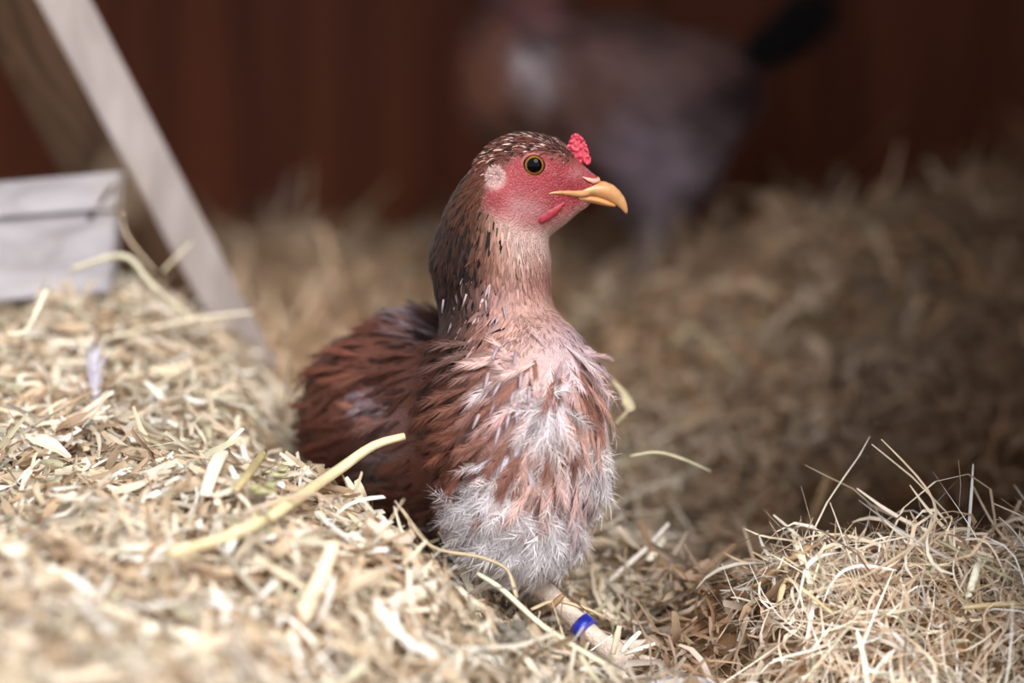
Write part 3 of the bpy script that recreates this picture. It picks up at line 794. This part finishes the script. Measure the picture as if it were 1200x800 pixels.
# ------------------------------------------------------------------ leaning plank and whitewashed board
M_PALE = mat_wood('pale_batten', (172, 160, 157), (206, 194, 191), (30, 30, 2), .7, bump=.15)
M_OLD = mat_wood('weathered_face', (100, 78, 62), (150, 120, 98), (22, 22, 3), .85, knots=9)
def wood_prism(A0, A1, U0, U1, V, nm):
    bm = bmesh.new(); vs = [bm.verts.new(p) for p in (A0, U0, U0 + V, A0 + V, A1, U1, U1 + V, A1 + V)]
    fs = [bm.faces.new([vs[i] for i in f]) for f in ((0, 1, 5, 4), (1, 2, 6, 5), (2, 3, 7, 6), (3, 0, 4, 7), (0, 3, 2, 1), (4, 5, 6, 7))]
    bmesh.ops.recalc_face_normals(bm, faces=bm.faces[:])
    for f in fs[1:]: f.material_index = 1
    bmesh.ops.bevel(bm, geom=bm.edges[:], offset=.0012, segments=2, affect='EDGES')
    me = np_bm(nm, bm, M_PALE, False); me.materials.append(M_OLD); return me
Yf, Yt = 1.58, 1.50
foot_r, top_r = at(328, 430, Yf), at(107.6 - .514 * 90, -90, Yt)
foot_l, top_l = at(276, 430, Yf), at(44.6 - .539 * 90, -90, Yt)
me = wood_prism(foot_r, top_r, foot_l, top_l, np.array([-.062, .075, -.004]), 'leaning_plank')
b0 = np.array([*foot_r[:2], foot_r[2]])
me.transform(Matrix.Translation(Vector(-b0)))
o = link('leaning_plank', me, label='pale weathered wooden plank leaning diagonally with its foot in the straw', category='plank'); o.location = b0

M_WHITE = mat_wood('worn_whitewash', (146, 140, 144), (196, 192, 198), (3, 30, 30), .8, bump=.3)
M_CRACK = mat_plain('dark_crack', (70, 62, 60), .9, .1, .2, 200, .2)
bb = at(60, 320, 1.50)
BO = thing('whitewashed_board', 'worn white painted board half buried in straw beside the leaning plank', 'board', bb)
tl, tr = at(-230, 236, 1.44), at(138, 204, 1.50)
br_ = at(126, 345, 1.50)
def quad_slab(p, back, mat, nm, bev=.0015):
    bm = bmesh.new(); p = [np.asarray(q) for q in p]
    vs = [bm.verts.new(q) for q in p] + [bm.verts.new(q + back) for q in p]
    for f in ((0, 1, 2, 3), (7, 6, 5, 4), (0, 4, 5, 1), (1, 5, 6, 2), (2, 6, 7, 3), (3, 7, 4, 0)): bm.faces.new([vs[i] for i in f])
    bmesh.ops.recalc_face_normals(bm, faces=bm.faces[:])
    bmesh.ops.bevel(bm, geom=bm.edges[:], offset=bev, segments=2, affect='EDGES')
    return bm
mid_l, mid_r = at(-230, 272, 1.44), at(134, 246, 1.50)
back = np.array([.002, .018, 0])
put('upper_slat', quad_slab([tl, tr, mid_r, mid_l], back, M_WHITE, 'upper_slat'), M_WHITE, BO, bb, False)
put('lower_slat', quad_slab([mid_l + [0, .004, -.0012], mid_r + [0, .004, -.0012], br_ + [0, .004, 0], at(-230, 372, 1.444)], back, M_WHITE, 'lower_slat'), M_WHITE, BO, bb, False)
put('crack', quad_slab([at(128, 219, 1.497), at(136, 217, 1.497), at(108, 256, 1.497), at(101, 256, 1.496)], np.array([0, .003, 0]), M_CRACK, 'crack', .0004), M_CRACK, BO, bb, False, label='dark slanting gap between the boards')

M_SILL = mat_wood('sill_paint', (196, 188, 190), (226, 220, 222), (3, 30, 30), .7, bump=.15)
q0 = at(745, 790, 1.155)
bm = box_bm(at(742, 792, 1.15) + [0, -.03, -.03], np.array([.041, 0, 0]), np.array([0, .03, .0]), np.array([0, 0, .031]), .002)
b0 = at(790, 792, 1.135) + np.array([0, 0, -.03])
bm.transform(Matrix.Translation(Vector(-b0)))
o = link('board_end', np_bm('board_end', bm, M_SILL, False), label='small pale board end poking from the straw below the hen', category='board'); o.location = b0

# ------------------------------------------------------------------ straw bedding
gx = np.arange(-.80, .721, .012); gy = np.arange(.50, 2.585, .012)
GX, GY = np.meshgrid(gx, gy, indexing='ij'); GZ = H(GX, GY) - .012 + RNG.normal(0, .0025, GX.shape)
ii = np.arange(GX.size).reshape(GX.shape)
Fg = np.stack([ii[:-1, :-1], ii[1:, :-1], ii[1:, 1:], ii[:-1, 1:]], -1).reshape(-1, 4)
gc = lin((150, 116, 82)) * RNG.uniform(.45, 1.15, (GX.size, 1))
link('straw_mat', mesh_np('straw_mat', np.stack([GX, GY, GZ], -1).reshape(-1, 3), Fg, gc, M_MAT), kind='stuff',
     label='matted brown layer under the loose straw of the coop', category='straw bedding')

PAL = np.array([lin(c) for c in ((228, 206, 174), (238, 224, 200), (216, 188, 154), (190, 158, 124), (246, 240, 230), (206, 200, 166), (164, 130, 100), (232, 212, 190), (220, 208, 188))])
PAL2 = PAL * .84 + .16 * PAL.mean(1, keepdims=True) * np.array([1.03, .99, .98])
PW = np.array([.2, .2, .14, .09, .13, .05, .05, .08, .06])
def straw(name, pos, L, W, tilt_sd, curl, up_frac=.1, S=5, tint=1.0, wave=0, vary=.16, taper=.35, fold=.3, **props):
    n = len(pos)
    az = RNG.uniform(0, 2 * math.pi, n); tl = RNG.normal(0, tilt_sd, n)
    st = (RNG.random(n) < up_frac) & (pos[:, 1] < 1.75); tl[st] = RNG.uniform(.3, 1.1, st.sum()); L = np.where(st, np.minimum(L, .028), L)
    e = 1e-2; gxx = (H(pos[:, 0] + e, pos[:, 1]) - H(pos[:, 0] - e, pos[:, 1])) / (2 * e); gyy = (H(pos[:, 0], pos[:, 1] + e) - H(pos[:, 0], pos[:, 1] - e)) / (2 * e)
    d = np.stack([np.cos(az) * np.cos(tl), np.sin(az) * np.cos(tl), np.sin(tl)], -1)
    d[:, 2] += .9 * np.clip(d[:, 0] * gxx + d[:, 1] * gyy, -1.2, 1.2); d = unit(d)
    rv = unit(RNG.normal(0, 1, (n, 3)) + np.array([0, 0, 1.3])); side = unit(np.cross(d, rv)); nrm = np.cross(side, d)
    cd = side * RNG.normal(0, 1, (n, 1)) + nrm * RNG.normal(0, .6, (n, 1)); cd = cd * (curl * RNG.uniform(.1, 1.0, (n, 1)))
    kink = RNG.normal(0, 1, (n, 3)) * (curl * .6)
    s = np.linspace(-.5, .5, S + 1)[None, :, None]
    ctr = pos[:, None] + d[:, None] * s * L[:, None, None] + cd[:, None] * L[:, None, None] * (s ** 2 * 2) + kink[:, None] * L[:, None, None] * (s ** 3 * 2)
    if wave:
        f = RNG.uniform(3, 9, (n, 1, 1)); ph = RNG.uniform(0, 6.28, (n, 1, 1)); am = (wave * L * RNG.uniform(0, 1, n) ** 2)[:, None, None]
        ctr = ctr + am * (side[:, None] * np.sin(f * s + ph) + nrm[:, None] * np.cos(f * s * .8 + ph))
    tw = RNG.normal(0, 1.2, (n, 1, 1)) * s * (1 + 2 * curl)
    sd_ = side[:, None] * np.cos(tw) + nrm[:, None] * np.sin(tw); nd = nrm[:, None] * np.cos(tw) - side[:, None] * np.sin(tw)
    tp = (1 - taper * np.abs(s * 2) ** 6); w = W[:, None, None] * .5 * tp
    Vv = np.stack([ctr - sd_ * w, ctr + nd * w * fold, ctr + sd_ * w], 2)          # n, S+1, 3, 3
    Vv[..., 1] = np.minimum(Vv[..., 1], YB - .012)
    k = (np.arange(n) * (S + 1) * 3)[:, None, None] + (np.arange(S) * 3)[None, :, None] + np.array([0, 1])[None, None, :]
    Fq = np.stack([k, k + 1, k + 4, k + 3], -1).reshape(-1, 4)
    c = PAL2[RNG.choice(len(PAL), n, p=PW / PW.sum())] * np.clip(RNG.normal(.96, vary, (n, 1)), .45, 1.25) * tint
    cc = np.repeat(c[:, None], (S + 1) * 3, 1).reshape(-1, 3)
    return link(name, mesh_np(name, Vv.reshape(-1, 3), Fq, cc, M_STRAW), kind='stuff', **props)
def scatter(n, y0, y1):
    y = y0 + (y1 - y0) * RNG.random(n) ** 1.15; hw = .10 + .27 * y
    x = RNG.uniform(-1, 1, n) * np.minimum(hw, .70); return np.stack([x, y], -1)
def settle(xy, lo, hi):
    z = H(xy[:, 0], xy[:, 1]) + RNG.uniform(lo, hi, len(xy)); p = np.column_stack([xy, z])
    k = (sdf(hen_all, p) > .011) & (sdf(hen2, p) > .012)
    k &= RNG.random(len(p)) > .88 * np.exp(-((p[:, 0] - .112) / .022) ** 2 - ((p[:, 1] - 1.135) / .05) ** 2)   # trodden bare patch
    return p[k]
xy = scatter(74000, .60, 2.51); hm = heap_mask(xy[:, 0], xy[:, 1]); cm = clump_mask(xy[:, 0], xy[:, 1])
isH = (hm > .4) & (cm < .5); isC = cm >= .5
p = settle(xy[isH], -.012, .009); n = len(p)
straw('straw_heap', p, RNG.lognormal(math.log(.022), .55, n), np.clip(RNG.lognormal(math.log(.0026), .45, n), .001, .0065), .26, .32, .10,
      label='big heap of pale chopped straw rising to the left of the hen', category='straw')
p = settle(xy[~isH & ~isC], -.012, .008); n = len(p)
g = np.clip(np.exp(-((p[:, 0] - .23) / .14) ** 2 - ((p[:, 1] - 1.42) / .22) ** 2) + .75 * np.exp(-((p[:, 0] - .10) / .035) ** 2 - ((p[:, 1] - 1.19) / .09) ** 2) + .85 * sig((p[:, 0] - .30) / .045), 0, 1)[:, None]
light_tint = .92 * (1 - g) + np.array([.40, .275, .20]) * g              # brown tint paints the shade of hollow and right side into the litter
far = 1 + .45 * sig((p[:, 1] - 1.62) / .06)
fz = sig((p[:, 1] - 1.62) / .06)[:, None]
light_tint = light_tint * (1 - fz) + light_tint * fz * RNG.uniform(.5, 1.4, (n, 1)) * np.array([1.3, 1.15, .99])  # back litter brightened and warmed, bounced light painted into its colour
straw('straw_litter', p, RNG.lognormal(math.log(.032), .5, n) * far, np.clip(RNG.lognormal(math.log(.0024), .45, n), .001, .006) * far, .3, .6, .09, 5, tint=light_tint, wave=.12,
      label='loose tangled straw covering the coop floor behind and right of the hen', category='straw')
u = RNG.random((7000, 2)); xy = np.column_stack([.10 + .27 * u[:, 0], .86 + .37 * u[:, 1]]); xy = xy[clump_mask(xy[:, 0], xy[:, 1]) > .3]
p = settle(xy, -.012, .010); n = len(p)
straw('hay_clump', p, RNG.lognormal(math.log(.036), .45, n), RNG.uniform(.0007, .0022, n), .25, .8, .05, 12, tint=np.array([1.17, 1.19, 1.24]), vary=.26, taper=.6, wave=.3,
      label='bright curly hay clump in focus at the front of the dark hollow', category='hay')

# ------------------------------------------------------------------ single stalks and bits one can point at
def stalk(nm, label, pts, r, rgb, cat='straw', flat=.55, n=20, taper=(.8, 1, 1, .7), group=None):
    P = smooth_path(pts, n)
    for i in range(len(P)):                               # keep the stalk on top of the bedding
        x, y, _ = proj(P[i][None]); q = on_straw(x[0], y[0], .012)
        if q[1] < P[i][1] and y[0] < 830: P[i] = q
    t = np.linspace(0, 1, len(P))
    rad = np.interp(t, np.linspace(0, 1, len(taper)), taper) * r
    b0 = P.mean(0); bm = tube(P - b0, rad, 7, flat)
    rgb = tuple(.62 * np.array(rgb) + .38 * np.array((226, 212, 190)) * (sum(rgb) / 610))
    o = link(nm, np_bm(nm, bm, mat_plain(nm, rgb, .5, .35, .14, 240, .15)), label=label, category=cat); o.location = b0
    return o
S_ = lambda px, py, off=.012: on_straw(px, py, off)
a = S_(200, 648, .024)
stalk('straw_stalk', 'long thick yellow straw stalk slanting up towards the brown flank of the hen', [a, S_(262, 630, .028), S_(305, 610, .028), at(320, 603, 1.17), at(400, 548, 1.185), at(438, 522, 1.19), at(474, 511, 1.195)], .0031, (226, 204, 150), flat=.9)
stalk('straw_stalk', 'pale yellow split stalk sloping down to the pale board end below the hen', [at(560, 672, 1.145), at(590, 692, 1.14), at(640, 736, 1.13), at(720, 785, 1.115)], .0022, (236, 226, 186), flat=.6)
stalk('straw_stalk', 'bent tan stalk arching over the straw ridge under the white breast', [at(470, 596, 1.13), at(505, 640, 1.13), at(560, 652, 1.14), at(594, 668, 1.145), at(606, 700, 1.14)], .0024, (204, 178, 140), flat=.35)
stalk('straw_stalk', 'broad cream blade standing up from the heap left of the brown flank', [S_(240, 580, .004), at(252, 545, 1.21), at(268, 518, 1.215), at(284, 502, 1.22)], .0036, (240, 228, 208), flat=.3)
stalk('straw_stalk', 'short dull yellow stalk standing right of the broad cream blade', [S_(275, 575, .004), at(296, 548, 1.22), at(311, 527, 1.225)], .0024, (196, 172, 112))
stalk('straw_stalk', 'pale green and ochre blade lying across the hollow right of the breast', [at(738, 534, 1.26), at(770, 530, 1.262), at(800, 538, 1.265), at(832, 552, 1.27)], .0021, (206, 204, 164), flat=.4)
stalk('straw_stalk', 'tall pale stalk standing at the left end of the curly hay clump', [at(950, 684, 1.21), at(940, 655, 1.21), at(928, 625, 1.212)], .0022, (238, 226, 196), flat=.5)
stalk('straw_stalk', 'blurred upright tan stalk rising in the dark hollow behind the hay clump', [at(945, 625, 1.42), at(962, 585, 1.42), at(972, 556, 1.42)], .0042, (176, 134, 88), flat=.5)
stalk('straw_stalk', 'blurred tan stalk sloping down left in the dark hollow', [at(948, 640, 1.36), at(915, 665, 1.35), at(885, 688, 1.34)], .0038, (184, 142, 92), flat=.5)
stalk('straw_stalk', 'short upright white stalk near the right end of the hay clump', [at(1134, 700, 1.19), at(1142, 676, 1.19), at(1148, 654, 1.19)], .0022, (242, 236, 214), flat=.7)
stalk('straw_stalk', 'grey green flattened stalk leaning on top of the hay clump', [at(1098, 632, 1.24), at(1128, 648, 1.235), at(1180, 676, 1.23), at(1215, 690, 1.22)], .0026, (178, 172, 136), flat=.4)
stalk('straw_stalk', 'long tan stalk lying along the hay clump at the frame edge', [at(1128, 712, 1.175), at(1170, 708, 1.17), at(1230, 706, 1.16)], .0028, (212, 184, 130), flat=.5)
stalk('straw_stalk', 'looped ochre stalk curving out of the hay clump left end', [at(912, 706, 1.19), at(922, 680, 1.185), at(940, 690, 1.18), at(975, 718, 1.17)], .0019, (220, 190, 136), flat=.5)
stalk('straw_stalk', 'white creased blade dropping down the front of the hay clump', [at(1004, 738, 1.14), at(1012, 770, 1.13), at(1018, 812, 1.11)], .0017, (244, 238, 220), flat=.4)
stalk('straw_stalk', 'thick cream stalk bent over at the foot of the white board', [at(82, 316, 1.44), at(145, 300, 1.44), at(180, 336, 1.44), at(228, 378, 1.45)], .0030, (222, 214, 184), flat=.6)
stalk('straw_stalk', 'cream stalk lying flat before the foot of the leaning plank', [at(118, 398, 1.43), at(170, 386, 1.44), at(242, 372, 1.45), at(296, 366, 1.46)], .0024, (228, 216, 190), flat=.6)
stalk('straw_stalk', 'thin bent tan stalk hanging at the right corner of the white board', [at(139, 196, 1.47), at(142, 246, 1.46), at(150, 278, 1.455), at(182, 318, 1.45)], .0018, (196, 168, 138), flat=.6)
stalk('straw_stalk', 'pale leaning blade crossing the lower part of the leaning plank', [at(190, 318, 1.47), at(208, 300, 1.475), at(224, 284, 1.48)], .0024, (214, 200, 168), flat=.4)
stalk('straw_stalk', 'pale hooked straw near the frame edge under the white board', [at(8, 392, 1.35), at(30, 388, 1.355), at(44, 362, 1.36), at(54, 340, 1.37)], .0022, (230, 222, 198), flat=.6)
stalk('straw_stalk', 'white broken straw bits end standing right of the blue leg ring', [at(728, 764, 1.165), at(738, 752, 1.167), at(750, 740, 1.17)], .0022, (240, 232, 216), flat=.6)
stalk('straw_stalk', 'frayed short stalk standing between leg ring and white straw bits', [at(718, 766, 1.165), at(722, 750, 1.166), at(726, 733, 1.167)], .0026, (222, 204, 176), flat=.6)
stalk('straw_stalk', 'white straw bit lying nearly flat right of the leg ring', [at(732, 766, 1.17), at(750, 760, 1.17), at(768, 754, 1.175)], .0021, (232, 232, 218), flat=.6)
stalk('straw_stalk', 'pale upright straw bit in the straw to the right of the belly', [at(760, 656, 1.30), at(768, 645, 1.30), at(777, 631, 1.31)], .0026, (228, 224, 204), flat=.5)
stalk('straw_stalk', 'blurred yellowish stalk bent in an arch behind the beak side straw', [at(790, 402, 1.62), at(812, 384, 1.63), at(840, 410, 1.62), at(868, 436, 1.6)], .0040, (196, 172, 122), flat=.5)
stalk('straw_stalk', 'blurred thick tan stalk sloping up right on the back straw mound', [at(926, 402, 1.78), at(950, 376, 1.79), at(976, 350, 1.8)], .0052, (190, 158, 112), flat=.5)
stalk('straw_stalk', 'curved cream blade right beside the lower neck feathers', [at(722, 498, 1.30), at(736, 480, 1.30), at(732, 462, 1.305), at(718, 446, 1.31)], .0045, (206, 190, 150), flat=.35)

stalk('straw_stalk', 'tan straw lying across the bare shank above the blue leg ring', [at(622, 714, 1.195), at(650, 704, 1.20), at(684, 712, 1.20), at(706, 722, 1.20)], .0021, (206, 176, 136), flat=.5)
stalk('straw_stalk', 'short brown cut straw end pointing up beside the bare shank', [at(646, 712, 1.19), at(653, 704, 1.19), at(660, 697, 1.19)], .0022, (170, 122, 78), flat=.8)
q = at(112, 442, 1.305)
V3, F3, t3 = T_BODY[1]
nv, nf, nc = bake([T_BODY[1]], np.array([at(113, 474, 1.31) - q]), unit(at(110, 405, 1.315) - at(113, 474, 1.31))[None], np.array([[.2, -1, .1]]), np.array([.031]), np.array([.018]), np.array([.1]), np.array([lin((206, 202, 218))]))
o = link('small_feather', quads_to_mesh('small_feather', nv, nf, nc, M_FEATH), label='small lilac feather standing upright in the straw heap', category='feather'); o.location = q
M_GREEN = mat_plain('green_leaf_bits', (168, 162, 122), .6, .3, .25, 300, .3)
for i, (px, py, lab) in enumerate(((322, 556, 'upper of two greenish dry leaf bits beside the brown flank'), (308, 575, 'lower of two greenish dry leaf bits beside the brown flank'))):
    p = on_straw(px, py, .012); bm = blobs([((0, 0, 0), (.007, .003, .0016)), ((.004, .001, .003), (.003, .005, .0012)), ((-.004, 0, .002), (.003, .004, .0012))])
    o = link('leaf_bit', np_bm('leaf_bit', bm, M_GREEN), label=lab, category='leaf', group='greenish leaf bits'); o.location = p
M_CLOD = mat_plain('grey_dropping', (122, 114, 104), .9, .2, .4, 260, 1.0)
p = on_straw(592, 744, .006)
bm = blobs([((RNG.normal(0, .006), RNG.normal(0, .004), RNG.normal(.001, .002)), (RNG.uniform(.0016, .0042),) * 3) for _ in range(34)])
o = link('dropping', np_bm('dropping', bm, M_CLOD), label='grey crumbly dropping in the gap of straw under the breast', category='dropping'); o.location = p
